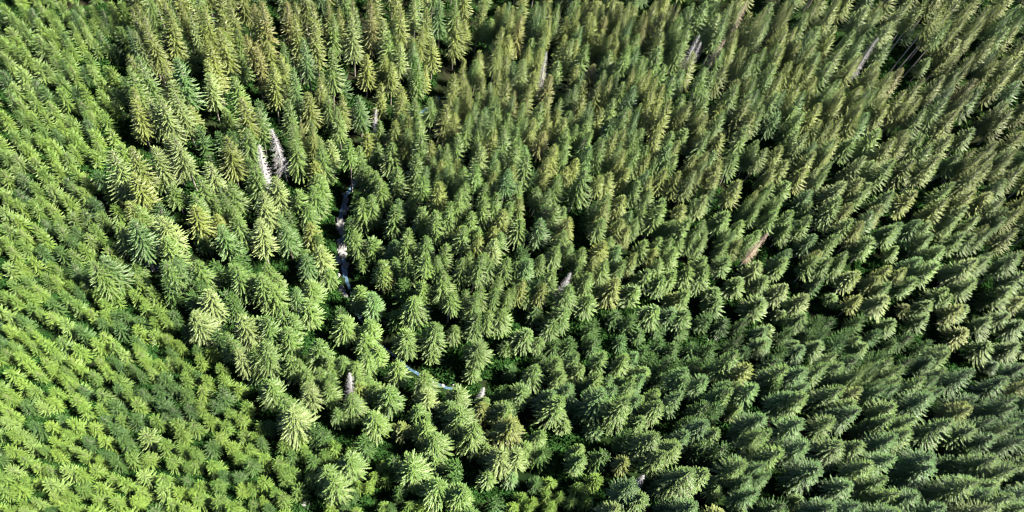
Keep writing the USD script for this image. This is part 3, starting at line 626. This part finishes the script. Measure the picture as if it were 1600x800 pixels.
for i, (bx, by, r) in enumerate(sorted(BOULDERS, key=lambda b: b[1])):
    where = "beside the upper stream" if by < 400 and bx > 500 else "by the blue stream water" if by < 470 and bx > 500 and bx < 600 else "in the dark hollow at the right" if bx > 1000 else "in the brown clearing at the left" if bx < 300 else "by the blue pool" if bx > 600 else "in the dark gap at the bottom edge"
    size = "large" if r > 1.35 else "small" if r < 0.9 else "middling"
    places.setdefault(where, []).append(i); order = ORDER[len(places[where]) - 1]
    p = put(f"/World/{numbered('boulder')}", *boulder(bx, by, r, 600 + i), ROCK, smooth=40)
    tag(p, f"{size} pale grey boulder {where}, {order} from the top", "boulder")


def log(p0, p1, r, label, h0=0.4, h1=0.4):
    (x0,), (y0,), _ = stand_on(np.array([p0[0]]), np.array([p0[1]]), h0); (x1,), (y1,), _ = stand_on(np.array([p1[0]]), np.array([p1[1]]), h1)
    a = np.array([x0, y0, terrain(x0, y0) + h0]); b = np.array([x1, y1, terrain(x1, y1) + h1])
    ts = np.linspace(0, 1, 6)[:, None]; path = a + (b - a) * ts + rng.normal(0, 0.04, (6, 3))
    tag(put(f"/World/{numbered('fallen_trunk')}", *stick(path, r * np.linspace(1, 0.55, 6), 7), SILVER, smooth=True), label, "log")


log((239, 425), (226, 398), 0.17, "long bleached fallen trunk across the brown clearing at the left")
log((225, 432), (210, 409), 0.12, "thin grey fallen trunk at the left rim of the brown clearing")
log((221, 420), (215, 410), 0.13, "short pale log between the two longer trunks in the brown clearing")
log((228, 449), (222, 441), 0.14, "short grey log below the brown clearing beside young spruces")
log((1098, 532), (1092, 545), 0.2, "short bleached log beside the pale boulders in the dark hollow")


def shrub(seed, spread):
    g = np.random.default_rng(seed); n = 150
    c = g.normal(0, 1, (n, 3)); c /= np.linalg.norm(c, axis=1, keepdims=True); c = c * (g.random(n) ** 0.4)[:, None] * spread; c[:, 2] = np.abs(c[:, 2]) * 0.8 + 0.1
    a = g.normal(0, 1, (n, 3)) + [0, 0, 0.2]; a /= np.linalg.norm(a, axis=1, keepdims=True); b = np.cross(a, g.normal(0, 1, (n, 3))); b /= np.linalg.norm(b, axis=1, keepdims=True)
    l, w = 0.26 * spread, 0.14 * spread
    v = np.stack([c - a * l, c + b * w, c + a * l, c - b * w], 1).reshape(-1, 3); q = np.arange(n * 4).reshape(n, 4)
    return v, np.vstack([q[:, [0, 1, 2]], q[:, [0, 2, 3]]])


src = []
for q in range(4):
    path = f"/World/tree_kinds/shrub_{q:03d}"; UsdGeom.Xform.Define(stage, path)
    put(f"{path}/leaves", *shrub(500 + q, 1.0), LOOKS["leaf"]); src.append(path)
rows_ = []
spots = rng.uniform([-60, -60], [1660, 860], (13000, 2))
sx_, sy_, good = stand_on(spots[:, 0], spots[:, 1], 0.0)
dens = fbm(np.c_[sx_ * 0.05, sy_ * 0.05, sx_ * 0], 3, 31)
bd = beck_distance(sx_, sy_)
for j in range(len(spots)):
    brown = 200 < spots[j, 0] < 275 and 390 < spots[j, 1] < 445
    lush = any(inside(o, *spots[j]) for o in OPENINGS)
    if good[j] and bd[j] > (0.35 if spots[j, 0] > 715 else 2.6) and not brown and (lush or dens[j] > 0.33 or (bd[j] < 4 and spots[j, 0] > 715)):
        s_ = rng.uniform(0.7, 2.0)
        rows_.append((rng.integers(4), sx_[j], sy_[j], terrain(sx_[j], sy_[j]) - 0.1, rng.uniform(0, 360), s_, s_ * rng.uniform(0.6, 1.1)))
for o in OPENINGS:
    o = np.array(o); lo, hi = o.min(0), o.max(0)
    for _ in range(int((hi - lo).prod() / 55)):
        x, y = rng.uniform(lo, hi)
        if inside([tuple(v) for v in o], x, y) and not (195 < x < 280 and 385 < y < 450):
            gx_, gy_, _ = stand_on(np.array(x), np.array(y), 0.0)
            if beck_distance(gx_, gy_) > (0.5 if x > 715 else 3.0):
                s_ = rng.uniform(0.8, 2.2)
                rows_.append((rng.integers(4), gx_, gy_, terrain(gx_, gy_) - 0.1, rng.uniform(0, 360), s_, s_ * rng.uniform(0.6, 1.1)))
stuff("undergrowth", "deep green shrubs and ferns covering the forest floor in the gaps", "undergrowth", rows_, src)
